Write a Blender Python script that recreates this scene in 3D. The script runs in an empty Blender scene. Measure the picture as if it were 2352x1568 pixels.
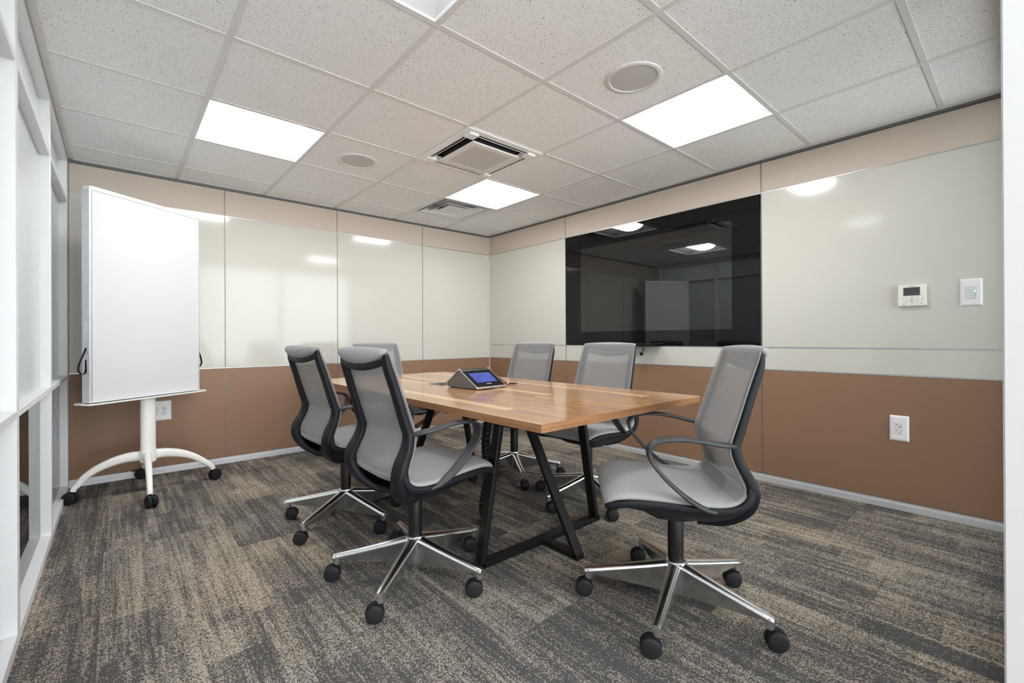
import bpy, bmesh, math, random
from mathutils import Vector, Matrix
random.seed(7)
PI = math.pi
SC = bpy.context.scene
COL = SC.collection

# ------------------------------------------------------------------ render look
SC.view_settings.view_transform = 'Standard'
SC.view_settings.look = 'None'
SC.view_settings.gamma = 1.0
SC.view_settings.use_curve_mapping = False
SC.view_settings.exposure = 1.12
SC.cycles.max_bounces = 7
SC.cycles.diffuse_bounces = 4
SC.cycles.glossy_bounces = 4
SC.cycles.transmission_bounces = 6
SC.cycles.transparent_max_bounces = 10
SC.cycles.caustics_reflective = False
SC.cycles.caustics_refractive = False
SC.cycles.use_denoising = True
SC.cycles.use_adaptive_sampling = True
SC.cycles.adaptive_threshold = .06
SC.cycles.adaptive_min_samples = 16
SC.cycles.sample_clamp_indirect = 4.0

# ------------------------------------------------------------------ node helpers
class NT:
    def __init__(s, name):
        s.m = bpy.data.materials.new(name); s.m.use_nodes = True
        s.t = s.m.node_tree; s.t.nodes.clear()
        s.out = s.n('ShaderNodeOutputMaterial')
    def n(s, t, **k):
        x = s.t.nodes.new(t)
        for a, b in k.items():
            if a == 'ins':
                for i, v in b.items():
                    if hasattr(v, 'bl_idname') or hasattr(v, 'is_linked'): s.l(v, x.inputs[i])
                    else: x.inputs[i].default_value = v
            else: setattr(x, a, b)
        return x
    def l(s, a, b): s.t.links.new(a, b)
    def math(s, op, a, b=None, c=None):
        x = s.n('ShaderNodeMath', operation=op)
        for i, v in enumerate((a, b, c)):
            if v is None: continue
            if hasattr(v, 'is_linked'): s.l(v, x.inputs[i])
            else: x.inputs[i].default_value = v
        return x.outputs[0]
    def mix(s, f, a, b):
        x = s.n('ShaderNodeMix', data_type='RGBA')
        for i, v in ((0, f), (6, a), (7, b)):
            if hasattr(v, 'is_linked'): s.l(v, x.inputs[i])
            else: x.inputs[i].default_value = v if i == 0 else (v[0], v[1], v[2], 1)
        return x.outputs[2]
    def ramp(s, f, *stops):
        x = s.n('ShaderNodeValToRGB'); e = x.color_ramp.elements
        while len(e) < len(stops): e.new(0.5)
        for i, (p, c) in enumerate(stops):
            e[i].position = p; e[i].color = (c, c, c, 1) if not hasattr(c, '__len__') else (c[0], c[1], c[2], 1)
        s.l(f, x.inputs[0]); return x.outputs[0]
    def coord(s, kind='Object'):
        return s.n('ShaderNodeTexCoord').outputs[kind]
    def mapping(s, v, scale=(1, 1, 1), loc=(0, 0, 0), rot=(0, 0, 0)):
        x = s.n('ShaderNodeMapping'); s.l(v, x.inputs[0])
        x.inputs['Scale'].default_value = scale; x.inputs['Location'].default_value = loc; x.inputs['Rotation'].default_value = rot
        return x.outputs[0]
    def noise(s, v, scale, detail=2.0, rough=0.5):
        x = s.n('ShaderNodeTexNoise'); s.l(v, x.inputs['Vector'])
        x.inputs['Scale'].default_value = scale; x.inputs['Detail'].default_value = detail; x.inputs['Roughness'].default_value = rough
        return x.outputs[0]
    def bsdf(s, color, rough=0.5, metal=0.0, spec=0.5, bump=None, bump_str=0.2, bump_dist=0.001, coat=0.0, alpha=None):
        b = s.n('ShaderNodeBsdfPrincipled')
        for k, v in (('Base Color', color), ('Roughness', rough), ('Metallic', metal), ('Specular IOR Level', spec), ('Coat Weight', coat)):
            if hasattr(v, 'is_linked'): s.l(v, b.inputs[k])
            elif k == 'Base Color': b.inputs[k].default_value = (v[0], v[1], v[2], 1)
            else: b.inputs[k].default_value = v
        if bump is not None:
            bp = s.n('ShaderNodeBump'); bp.inputs['Strength'].default_value = bump_str; bp.inputs['Distance'].default_value = bump_dist
            s.l(bump, bp.inputs['Height']); s.l(bp.outputs[0], b.inputs['Normal'])
        return b
    def done(s, sh):
        s.l(sh.outputs[0] if hasattr(sh, 'outputs') else sh, s.out.inputs[0]); return s.m

def srgb(r, g, b):
    f = lambda c: (c / 255 / 12.92) if c / 255 <= .04045 else ((c / 255 + .055) / 1.055) ** 2.4
    return (f(r), f(g), f(b))

def plain(name, c, rough=0.5, metal=0.0, spec=0.5, var=0.03, coat=0.0, nscale=30):
    t = NT(name); v = t.coord()
    nz = t.noise(v, nscale, 3)
    k = t.ramp(nz, (0.3, 1 - var), (0.7, 1 + var))
    x = t.n('ShaderNodeMix', data_type='RGBA', blend_type='MULTIPLY'); x.inputs[0].default_value = 1
    x.inputs[6].default_value = (c[0], c[1], c[2], 1); t.l(k, x.inputs[7])
    return t.done(t.bsdf(x.outputs[2], rough, metal, spec, coat=coat))

def emis(name, c, strength):
    t = NT(name); e = t.n('ShaderNodeEmission'); e.inputs[0].default_value = (c[0], c[1], c[2], 1); e.inputs[1].default_value = strength
    return t.done(e)

M = {}
LAMP = 17.0
# panels of the walls
def panel_mat(name, c, rough, spec=0.5, coat=0.0, bump=0.0):
    t = NT(name); v = t.coord()
    n1 = t.noise(v, 400, 2)
    c2 = t.mix(t.ramp(n1, (0.4, 0.0), (0.6, 1.0)), [k * .97 for k in c], [min(1, k * 1.03) for k in c])
    return t.done(t.bsdf(c2, rough, 0, spec, bump=n1 if bump else None, bump_str=bump, bump_dist=.0005))
M['taupe'] = panel_mat('taupe_panel', (.57, .485, .415), 0.6, 0.3, bump=.1)
M['glass_panel'] = panel_mat('gloss_cream_panel', (.585, .562, .505), 0.10, 0.5)
M['brown'] = panel_mat('brown_panel', (.27, .155, .095), 0.42, 0.35, bump=.1)
M['alu'] = plain('brushed_aluminium', (.55, .55, .57), 0.35, 0.8)
M['alu_light'] = plain('satin_aluminium', (.74, .74, .76), 0.4, 0.5)
M['channel'] = plain('grey_channel', (.17, .17, .175), 0.5, 0.3)
M['reveal'] = plain('anodised_reveal', (.26, .26, .27), 0.4, 0.5)
M['reflector'] = plain('matt_white_reflector', (.60, .60, .60), 0.6, var=.01)
M['backing'] = plain('panel_backing', (.25, .25, .26), 0.45, 0.4)
M['white_frame'] = plain('white_painted_metal', (.78, .785, .79), 0.4, 0.0, var=.01)
M['jamb'] = plain('door_jamb_paint', (.40, .40, .40), 0.45, var=.01)
M['white_plastic'] = plain('white_plastic', (.82, .82, .81), 0.35, var=.01)
M['warm_white'] = plain('warm_white_metal', (.84, .82, .78), 0.35, var=.01)
M['tee'] = plain('ceiling_tee', (.72, .71, .70), 0.5, var=.01)
M['white_board'] = plain('white_board_face', (.67, .67, .67), 0.25, var=.005)
M['cream_plastic'] = plain('cream_plastic', (.80, .78, .71), 0.4, var=.01)
M['black_plastic'] = plain('black_plastic', (.011, .0115, .013), 0.5, spec=.22, var=.1)
M['frame_black'] = plain('charcoal_frame_plastic', (.008, .009, .0115), 0.5, spec=.2, var=.08, nscale=300)
M['arm_grey'] = plain('charcoal_arm_plastic', (.030, .030, .033), 0.45, spec=.4, var=.08, nscale=300)
M['black_metal'] = plain('black_steel', (.006, .006, .0065), 0.4, 0.0, 0.3, var=.1)
M['chrome'] = plain('polished_aluminium', (.76, .76, .77), 0.24, 1.0, var=.02)
M['rubber'] = plain('black_rubber', (.009, .009, .010), 0.6, spec=.2, var=.1)
M['wheel'] = plain('dark_caster', (.012, .012, .014), 0.55, spec=.25, var=.1)
M['dark_slot'] = plain('dark_recess', (.02, .02, .025), 0.7)
M['speaker_grey'] = plain('speaker_grille', (.56, .55, .54), 0.6, nscale=900, var=.12)
M['steel_grey'] = plain('dark_grey_metal', (.23, .22, .21), 0.35, 0.6)
M['console_grey'] = plain('console_grey', (.14, .132, .122), 0.4, 0.3)
M['silver_trim'] = plain('silver_trim', (.55, .55, .56), 0.25, 0.9)
M['red'] = plain('red_plastic', (.45, .015, .012), 0.4)
M['yellow'] = plain('yellow_plastic', (.6, .42, .06), 0.4)
M['blue'] = plain('blue_mark', (.02, .2, .6), 0.5)
M['ink'] = plain('grey_ink', (.12, .12, .12), 0.7)
M['pale_ink'] = plain('pale_grey_ink', (.38, .38, .37), 0.7)
M['lcd'] = plain('dark_lcd', (.05, .05, .052), 0.15)
M['outlet_face'] = plain('outlet_face', (.72, .72, .74), 0.4)
M['black_glass'] = plain('black_glass', (.004, .004, .0042), 0.02, 0, 0.32, var=.02)
M['screen_glass'] = plain('tv_screen', (.006, .006, .0062), 0.025, 0, 0.85, var=.02)
M['lens'] = emis('lit_lens', (.97, .985, 1), LAMP)
M['lens_end'] = emis('lit_lens_end', (.97, .985, 1), 4.0)
M['lens_low'] = emis('dimmer_lens', (.97, .985, 1), 3.5)
M['led'] = emis('green_led', (.25, 1, .55), 2.0)
M['duct'] = plain('duct_grey', (.62, .62, .62), 0.5)

def fabric(name, c, trans):
    t = NT(name); v = t.coord()
    m1 = t.mapping(v, (1, 1, 1))
    sep = t.n('ShaderNodeSeparateXYZ'); t.l(m1, sep.inputs[0])
    a = t.math('SINE', t.math('MULTIPLY', sep.outputs[0], 1300))
    b = t.math('SINE', t.math('MULTIPLY', t.math('ADD', sep.outputs[1], sep.outputs[2]), 1300))
    w = t.math('MULTIPLY_ADD', t.math('MULTIPLY', a, b), 0.5, 0.5)
    n1 = t.noise(v, 700, 2)
    f = t.math('ADD', t.math('MULTIPLY', w, .6), t.math('MULTIPLY', n1, .5))
    col = t.mix(f, [k * .80 for k in c], [k * 1.18 for k in c])
    p = t.bsdf(col, 0.8, 0, 0.25, bump=w, bump_str=.15, bump_dist=.0008)
    p.inputs['Sheen Weight'].default_value = .15
    if trans <= 0: return t.done(p)
    tr = t.n('ShaderNodeBsdfTransparent'); mx = t.n('ShaderNodeMixShader')
    mx.inputs[0].default_value = trans; t.l(p.outputs[0], mx.inputs[1]); t.l(tr.outputs[0], mx.inputs[2])
    return t.done(mx)
M['seat_fabric'] = fabric('grey_seat_fabric', (.295, .288, .286), 0)
M['mesh_fabric'] = fabric('grey_mesh_fabric', (.295, .29, .29), 0.45)

def frosted():
    t = NT('frosted_glass'); v = t.coord()
    d = t.n('ShaderNodeBsdfDiffuse'); d.inputs[0].default_value = (.76, .80, .80, 1)
    tl = t.n('ShaderNodeBsdfTranslucent'); tl.inputs[0].default_value = (.88, .92, .92, 1)
    g = t.n('ShaderNodeBsdfGlossy'); g.inputs[0].default_value = (.9, .9, .9, 1); g.inputs['Roughness'].default_value = .28
    m1 = t.n('ShaderNodeMixShader'); m1.inputs[0].default_value = .68; t.l(d.outputs[0], m1.inputs[1]); t.l(tl.outputs[0], m1.inputs[2])
    fr = t.n('ShaderNodeFresnel'); fr.inputs[0].default_value = 1.4
    m2 = t.n('ShaderNodeMixShader'); t.l(fr.outputs[0], m2.inputs[0]); t.l(m1.outputs[0], m2.inputs[1]); t.l(g.outputs[0], m2.inputs[2])
    return t.done(m2)
M['frosted'] = frosted()
def clear():
    t = NT('clear_glass')
    tr = t.n('ShaderNodeBsdfTransparent'); tr.inputs[0].default_value = (.93, .96, .95, 1)
    g = t.n('ShaderNodeBsdfGlossy'); g.inputs['Roughness'].default_value = .01
    fr = t.n('ShaderNodeFresnel'); fr.inputs[0].default_value = 1.5
    m = t.n('ShaderNodeMixShader'); t.l(fr.outputs[0], m.inputs[0]); t.l(tr.outputs[0], m.inputs[1]); t.l(g.outputs[0], m.inputs[2])
    return t.done(m)
M['clear'] = clear()

def carpet():
    t = NT('carpet_tiles'); v = t.coord()
    sep = t.n('ShaderNodeSeparateXYZ'); t.l(v, sep.inputs[0])
    x, y = sep.outputs[0], sep.outputs[1]
    TW, TL = .5, 1.0
    ix = t.math('FLOOR', t.math('DIVIDE', x, TW))
    offx = t.math('MULTIPLY', t.math('FRACT', t.math('MULTIPLY', ix, .37)), TL)
    iy = t.math('FLOOR', t.math('DIVIDE', t.math('ADD', y, offx), TL))
    idv = t.n('ShaderNodeCombineXYZ'); t.l(ix, idv.inputs[0]); t.l(iy, idv.inputs[1])
    wn = t.n('ShaderNodeTexWhiteNoise', noise_dimensions='3D'); t.l(idv.outputs[0], wn.inputs['Vector'])
    shift = t.n('ShaderNodeVectorMath', operation='MULTIPLY_ADD'); t.l(wn.outputs['Color'], shift.inputs[0])
    shift.inputs[1].default_value = (17, 23, 11); t.l(v, shift.inputs[2])
    sv = shift.outputs[0]
    sx = t.n('ShaderNodeSeparateXYZ'); t.l(sv, sx.inputs[0]); X, Y = sx.outputs[0], sx.outputs[1]
    def blocks(bw, bl, seed):
        a = t.math('FLOOR', t.math('DIVIDE', t.math('ADD', X, seed), bw))
        o = t.math('MULTIPLY', t.math('FRACT', t.math('MULTIPLY', a, .7548)), bl)
        b = t.math('FLOOR', t.math('DIVIDE', t.math('ADD', Y, o), bl))
        cv = t.n('ShaderNodeCombineXYZ'); t.l(a, cv.inputs[0]); t.l(b, cv.inputs[1]); cv.inputs[2].default_value = seed
        q = t.n('ShaderNodeTexWhiteNoise', noise_dimensions='3D'); t.l(cv.outputs[0], q.inputs['Vector'])
        return q.outputs['Value']
    big = t.noise(t.mapping(sv, (2.6, 1.3, 1)), 1.0, 1)
    blk = t.math('MULTIPLY_ADD', blocks(.165, .42, 3.7), .6, t.math('MULTIPLY', blocks(.075, .23, 9.1), .4))
    st = t.noise(t.mapping(sv, (34, 1.7, 1)), 1.0, 2, .6)
    st2 = t.noise(t.mapping(sv, (120, 3.2, 1)), 1.0, 2, .6)
    cr = t.noise(t.mapping(sv, (5, 70, 1)), 1.0, 2, .6)
    dens = t.math('MULTIPLY', big, .55)
    for q, k in ((blk, .42), (st, .80), (st2, .62), (cr, .24)): dens = t.math('MULTIPLY_ADD', q, k, dens)
    dens = t.ramp(t.math('MULTIPLY', dens, .5), (.555, 0.0), (.80, 1.0))
    # yarn loops
    lp = t.n('ShaderNodeTexVoronoi', feature='F1'); t.l(t.mapping(v, (340, 265, 1)), lp.inputs['Vector']); lp.inputs['Scale'].default_value = 1.0
    lp.inputs['Randomness'].default_value = .75
    lc = t.n('ShaderNodeSeparateColor'); t.l(lp.outputs['Color'], lc.inputs[0])
    sp = t.math('GREATER_THAN', t.math('MULTIPLY_ADD', dens, .76, .045), lc.outputs[0])
    loop = t.math('SUBTRACT', 1.0, lp.outputs['Distance'])
    base = t.mix(lc.outputs[1], (.088, .084, .083), (.132, .126, .123))
    lite = t.mix(lc.outputs[2], (.40, .31, .215), (.70, .60, .48))
    big2 = t.noise(t.mapping(v, (1.1, .8, 1)), 1.0, 1)
    lite = t.mix(t.ramp(big2, (.42, 0.0), (.62, .6)), lite, (.43, .40, .35))
    lite = t.mix(t.math('MULTIPLY', t.math('SUBTRACT', 1.0, dens), .35), lite, (.20, .18, .155))
    col = t.mix(sp, base, lite)
    dk = t.n('ShaderNodeMix', data_type='RGBA', blend_type='MULTIPLY'); dk.inputs[0].default_value = .40
    t.l(col, dk.inputs[6]); t.l(loop, dk.inputs[7])
    return t.done(t.bsdf(dk.outputs[2], .95, 0, .1, bump=loop, bump_str=.5, bump_dist=.003))
M['carpet'] = carpet()

def ceil_tile():
    t = NT('acoustic_tile'); v = t.coord()
    n1 = t.noise(t.mapping(v, (150, 150, 1)), 1.0, 1.5, .6)
    n2 = t.noise(t.mapping(v, (7, 7, 1)), 1.0, 2)
    th = t.math('ADD', .318, t.math('MULTIPLY', n2, .03))
    pit = t.math('LESS_THAN', n1, th)
    vo = t.n('ShaderNodeTexVoronoi', feature='F1'); t.l(t.mapping(v, (260, 200, 1), rot=(0, 0, .4)), vo.inputs['Vector']); vo.inputs['Scale'].default_value = 1.0
    vc = t.n('ShaderNodeSeparateColor'); t.l(vo.outputs['Color'], vc.inputs[0])
    pin = t.math('MULTIPLY', t.math('LESS_THAN', vo.outputs['Distance'], .30), t.math('GREATER_THAN', vc.outputs[0], .86))
    pits = t.math('MAXIMUM', pit, pin)
    col = t.mix(pits, (.88, .88, .88), (.34, .33, .32))
    return t.done(t.bsdf(col, .9, 0, .15))
M['tile'] = ceil_tile()

def wood():
    t = NT('walnut_planks'); v = t.coord()
    sep = t.n('ShaderNodeSeparateXYZ'); t.l(v, sep.inputs[0]); x, y = sep.outputs[0], sep.outputs[1]
    W = .150
    ix = t.math('FLOOR', t.math('DIVIDE', t.math('ADD', x, 5.03), W))
    off = t.math('MULTIPLY', t.math('FRACT', t.math('MULTIPLY', ix, .618)), 1.5)
    iy = t.math('FLOOR', t.math('DIVIDE', t.math('ADD', y, off), 1.5))
    idv = t.n('ShaderNodeCombineXYZ'); t.l(ix, idv.inputs[0]); t.l(iy, idv.inputs[1])
    wn = t.n('ShaderNodeTexWhiteNoise', noise_dimensions='3D'); t.l(idv.outputs[0], wn.inputs['Vector'])
    ws = t.n('ShaderNodeSeparateColor'); t.l(wn.outputs['Color'], ws.inputs[0])
    sh = t.n('ShaderNodeVectorMath', operation='MULTIPLY_ADD'); t.l(wn.outputs['Color'], sh.inputs[0]); sh.inputs[1].default_value = (3, 5, 7); t.l(v, sh.inputs[2])
    g1 = t.noise(t.mapping(sh.outputs[0], (9, 1.1, 9)), 1.0, 3, .6)
    g2 = t.noise(t.mapping(sh.outputs[0], (90, 3.5, 90)), 1.0, 3, .6)
    base = t.mix(ws.outputs[0], (.44, .225, .098), (.56, .305, .138))
    dark = t.mix(t.ramp(g1, (.42, 0.0), (.66, .75)), base, (.34, .17, .085))
    # pale sapwood running along one side of some planks
    fx = t.math('FRACT', t.math('DIVIDE', t.math('ADD', x, 5.03), W))
    s1 = t.math('ADD', fx, t.math('MULTIPLY', t.math('SUBTRACT', g1, .5), 1.1))
    sap = t.math('MULTIPLY', t.ramp(s1, (.56, 0.0), (.86, 1.0)), t.math('GREATER_THAN', ws.outputs[1], .56))
    col = t.mix(sap, dark, (.74, .48, .235))
    grain = t.ramp(g2, (.35, .90), (.65, 1.07))
    mm = t.n('ShaderNodeMix', data_type='RGBA', blend_type='MULTIPLY'); mm.inputs[0].default_value = 1; t.l(col, mm.inputs[6]); t.l(grain, mm.inputs[7])
    return t.done(t.bsdf(mm.outputs[2], .15, 0, .75))
M['wood'] = wood()
def wood_edge():
    t = NT('walnut_edge_band'); v = t.coord()
    g = t.noise(t.mapping(v, (3, 3, 160)), 1.0, 3, .6); g2 = t.noise(t.mapping(v, (1.3, 1.3, 20)), 1.0, 2)
    col = t.mix(t.ramp(g, (.35, 0.0), (.65, 1.0)), (.20, .095, .043), (.33, .165, .078))
    col = t.mix(t.ramp(g2, (.4, 0.0), (.7, .6)), col, (.17, .078, .036))
    return t.done(t.bsdf(col, .3, 0, .4))
M['wood_edge'] = wood_edge()

def perforated(name, c, pitch, rad, dark):
    t = NT(name); v = t.coord()
    sep = t.n('ShaderNodeSeparateXYZ'); t.l(v, sep.inputs[0])
    fx = t.math('SUBTRACT', t.math('FRACT', t.math('DIVIDE', sep.outputs[0], pitch)), .5)
    fy = t.math('SUBTRACT', t.math('FRACT', t.math('DIVIDE', sep.outputs[1], pitch)), .5)
    d = t.math('SQRT', t.math('ADD', t.math('MULTIPLY', fx, fx), t.math('MULTIPLY', fy, fy)))
    ax = t.math('LESS_THAN', t.math('ABSOLUTE', sep.outputs[0]), .150)
    ay = t.math('LESS_THAN', t.math('ABSOLUTE', sep.outputs[1]), .150)
    h = t.math('MULTIPLY', t.math('LESS_THAN', d, rad), t.math('MULTIPLY', ax, ay))
    return t.done(t.bsdf(t.mix(h, c, dark), .45))
M['perf'] = perforated('perforated_grille', (.78, .76, .74), .0155, .33, (.16, .16, .16))

def blue_screen():
    t = NT('blue_touch_screen'); v = t.coord()
    n1 = t.noise(v, 14, 3)
    col = t.mix(t.ramp(n1, (.35, 0.0), (.65, 1.0)), (.075, .115, .50), (.12, .17, .60))
    e = t.n('ShaderNodeEmission'); t.l(col, e.inputs[0]); e.inputs[1].default_value = .45
    g = t.n('ShaderNodeBsdfGlossy'); g.inputs['Roughness'].default_value = .05
    fr = t.n('ShaderNodeFresnel'); fr.inputs[0].default_value = 1.3
    m = t.n('ShaderNodeMixShader'); t.l(fr.outputs[0], m.inputs[0]); t.l(e.outputs[0], m.inputs[1]); t.l(g.outputs[0], m.inputs[2])
    return t.done(m)
M['blue_screen'] = blue_screen()

# ------------------------------------------------------------------ object helpers
def link(o, parent=None):
    COL.objects.link(o)
    if parent is not None: o.parent = parent
    return o
def tag(o, label=None, cat=None, group=None, kind=None):
    if label: o['label'] = label
    if cat: o['category'] = cat
    if group: o['group'] = group
    if kind: o['kind'] = kind
    return o
def empty(name, loc=(0, 0, 0), rz=0.0):
    o = bpy.data.objects.new(name, None); COL.objects.link(o)
    o.location = loc; o.rotation_euler = (0, 0, rz); o.empty_display_size = .1
    return o

class MB:
    def frame(s, a, b, z0, z1, c=None):
        """square ring: outer half size a, inner b; c = inner half size at the top"""
        q = [(-1, -1), (1, -1), (1, 1), (-1, 1)]
        V = [(x * a, y * a, z0) for x, y in q] + [(x * b, y * b, z0) for x, y in q] + [(x * a, y * a, z1) for x, y in q] + [(x * (c or b), y * (c or b), z1) for x, y in q]
        F = []
        for k in range(4):
            l = (k + 1) % 4
            F += [(k, l, 4 + l, 4 + k), (8 + k, 12 + k, 12 + l, 8 + l), (k, 8 + k, 8 + l, l), (4 + k, 4 + l, 12 + l, 12 + k)]
        return s.add(V, F)
    def __init__(s): s.v = []; s.f = []
    def add(s, verts, faces):
        b = len(s.v); s.v += [tuple(v) for v in verts]; s.f += [tuple(b + i for i in f) for f in faces]; return s
    def box(s, x0, x1, y0, y1, z0, z1, mat=None):
        P = [Vector((x, y, z)) for z in (z0, z1) for y in (y0, y1) for x in (x0, x1)]
        if mat is not None: P = [mat @ p for p in P]
        return s.add(P, [(0, 2, 3, 1), (4, 5, 7, 6), (0, 1, 5, 4), (2, 6, 7, 3), (0, 4, 6, 2), (1, 3, 7, 5)])
    def rings(s, R, close=True, caps=True):
        n = len(R[0]); V = [p for r in R for p in r]; F = []
        for i in range(len(R) - 1):
            for j in range(n if close else n - 1):
                k = (j + 1) % n
                F.append((i * n + j, i * n + k, (i + 1) * n + k, (i + 1) * n + j))
        if caps and close:
            F.append(tuple(range(n))[::-1]); F.append(tuple((len(R) - 1) * n + j for j in range(n)))
        return s.add(V, F)
    def cyl(s, c, r0, r1, z0, z1, n=24, mat=None):
        R = []
        for z, r in ((z0, r0), (z1, r1)):
            ring = [Vector((c[0] + r * math.cos(2 * PI * k / n), c[1] + r * math.sin(2 * PI * k / n), z)) for k in range(n)]
            R.append([mat @ p for p in ring] if mat is not None else ring)
        return s.rings(R)
    def lathe(s, c, prof, n=28, mat=None):
        R = []
        for r, z in prof:
            ring = [Vector((c[0] + r * math.cos(2 * PI * k / n), c[1] + r * math.sin(2 * PI * k / n), z)) for k in range(n)]
            R.append([mat @ p for p in ring] if mat is not None else ring)
        return s.rings(R)
    def sweep(s, path, sec, side=None, caps=True):
        """sec(i, t) -> list of (a, b) in the frame (side, normal)"""
        P = [Vector(p) for p in path]; R = []; prev = None
        for i, p in enumerate(P):
            T = (P[min(i + 1, len(P) - 1)] - P[max(i - 1, 0)]).normalized()
            if side is not None: S = Vector(side)
            elif prev is None:
                S = Vector((0, 0, 1)).cross(T)
                if S.length < .1: S = Vector((1, 0, 0))
            else: S = prev
            S = (S - T * S.dot(T)).normalized(); prev = S
            N = T.cross(S)
            R.append([p + S * a + N * b for a, b in sec(i, i / (len(P) - 1))])
        return s.rings(R, True, caps)
    def tube(s, path, r, n=8):
        rr = r if callable(r) else (lambda t: r)
        return s.sweep(path, lambda i, t: [(rr(t) * math.cos(2 * PI * k / n), rr(t) * math.sin(2 * PI * k / n)) for k in range(n)])
    def sphere(s, c, r, n=12):
        return s.lathe((c[0], c[1]), [(max(1e-4, r * math.sin(PI * k / n)), c[2] - r * math.cos(PI * k / n)) for k in range(n + 1)], 16)
    def build(s, name, mat, parent=None, smooth=False, bevel=0.0, seg=2, loc=None, rot=None, angle=None):
        me = bpy.data.meshes.new(name); me.from_pydata([tuple(v) for v in s.v], [], s.f); me.validate()
        bm = bmesh.new(); bm.from_mesh(me); bmesh.ops.recalc_face_normals(bm, faces=bm.faces)
        if bevel > 0:
            ed = [e for e in bm.edges if len(e.link_faces) == 2 and e.calc_face_angle(0) > .6]
            bmesh.ops.bevel(bm, geom=ed, offset=bevel, segments=seg, affect='EDGES', profile=.5, clamp_overlap=True)
        if angle is None: angle = 40 if smooth else 14
        for f in bm.faces: f.smooth = smooth or bevel > 0
        if smooth or bevel > 0:
            for e in bm.edges:
                if len(e.link_faces) == 2 and e.calc_face_angle(0) > math.radians(angle): e.smooth = False
        bm.to_mesh(me); bm.free()
        me.materials.append(M[mat] if isinstance(mat, str) else mat)
        o = bpy.data.objects.new(name, me)
        if loc: o.location = loc
        if rot: o.rotation_euler = rot
        return link(o, parent)

def cat(P, sub=6, closed=False):
    """Catmull-Rom through tuples of any length"""
    P = [tuple(p) for p in P]; out = []
    n = len(P)
    for i in range(n - 1):
        p0, p1, p2, p3 = P[max(i - 1, 0)], P[i], P[i + 1], P[min(i + 2, n - 1)]
        for k in range(sub):
            t = k / sub
            out.append(tuple(.5 * (2 * b + (c - a) * t + (2 * a - 5 * b + 4 * c - d) * t * t + (-a + 3 * b - 3 * c + d) * t ** 3) for a, b, c, d in zip(p0, p1, p2, p3)))
    out.append(P[-1]); return out

def rrect(w, h, r, n=4):
    """rounded rectangle outline"""
    out = []
    for cx, cy, a0 in ((w / 2 - r, h / 2 - r, 0), (-w / 2 + r, h / 2 - r, PI / 2), (-w / 2 + r, -h / 2 + r, PI), (w / 2 - r, -h / 2 + r, 1.5 * PI)):
        for k in range(n + 1):
            a = a0 + k / n * PI / 2; out.append((cx + r * math.cos(a), cy + r * math.sin(a)))
    return out

def text(name, body, size, mat, parent, matrix, ext=.0003, align='CENTER'):
    cu = bpy.data.curves.new(name, 'FONT'); cu.body = body; cu.size = size; cu.extrude = ext
    cu.align_x = align; cu.align_y = 'CENTER'; cu.resolution_u = 2
    tmp = bpy.data.objects.new(name + '_tmp', cu); COL.objects.link(tmp)
    dg = bpy.context.evaluated_depsgraph_get()
    me = bpy.data.meshes.new_from_object(tmp.evaluated_get(dg)); me.name = name
    bpy.data.objects.remove(tmp); bpy.data.curves.remove(cu)
    me.materials.clear(); me.materials.append(M[mat] if isinstance(mat, str) else mat)
    o = bpy.data.objects.new(name, me); link(o, parent); o.matrix_local = matrix
    return o

# ------------------------------------------------------------------ the room
W, D = 3.70, 4.265            # x from -W to 0, y from -D to 0
ZC = 2.2553                   # ceiling
ZB, ZS, ZT, ZTOP, ZBASE = .781, .937, 2.021, 2.235, .050
T = .6096; GX, GY = -2.483, -2.7575
SX = [0, -.9296, -1.8543, -2.7753, -W]
RY = [0, -1.2282, -3.0548, -D]

MB().box(-6.2, .06, -7.0, .06, -.05, 0).build('floor', 'carpet')
tag(bpy.data.objects['floor'], kind='structure')

# back wall (y = 0) and right wall (x = 0)
wb = tag(MB().box(-6.2, .06, .012, .06, 0, 2.5).build('wall_back', 'backing'), kind='structure')
wr = tag(MB().box(.012, .06, -D - .1, .012, 0, 2.5).build('wall_right', 'backing'), kind='structure')
G = .0032
for a, b in zip(SX[:-1], SX[1:]):
    for nm, z0, z1, mt in (('lower_panel', ZBASE, ZB, 'brown'), ('glass_panel', ZB, ZT, 'glass_panel'), ('upper_panel', ZT, ZTOP, 'taupe')):
        MB().box(b + G, a - G, 0, .012, z0 + G, z1 - G).build(nm, mt, wb, bevel=.0008, seg=1)
for k, (a, b) in enumerate(zip(RY[:-1], RY[1:])):
    for nm, z0, z1, mt in (('lower_panel', ZBASE, ZB, 'brown'), ('strip_panel', ZB, ZS, 'glass_panel'), ('glass_panel', ZS, ZT, 'glass_panel'), ('upper_panel', ZT, ZTOP, 'taupe')):
        if k == 1 and nm == 'glass_panel': continue
        MB().box(0, .012, b + G, a - G, z0 + G, z1 - G).build(nm, mt, wr, bevel=.0008, seg=1)
# thin aluminium reveals between the panel rows
m = MB()
for z in (ZB, ZT): m.box(-W, 0, -.0015, .012, z - .0028, z + .0028)
v_ = MB()
for x in SX[1:4]: v_.box(x - .0020, x + .0020, -.0008, .012, ZBASE, ZTOP)
tag(v_.build('trim_8', 'reveal'), kind='structure')
tag(m.build('trim_1', 'alu', None), kind='structure')
m = MB()
for z in (ZB, ZS, ZT): m.box(-.0015, .012, -D, 0, z - .0028, z + .0028)
v_ = MB()
for y in RY[1:3]: v_.box(-.0008, .012, y - .0020, y + .0020, ZBASE, ZTOP)
tag(v_.build('trim_9', 'reveal'), kind='structure')
tag(m.build('trim_2', 'alu', None), kind='structure')
tag(MB().box(-.008, 0, -.008, 0, 0, ZTOP).build('trim_3', 'alu_light'), kind='structure')     # corner post
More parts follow.
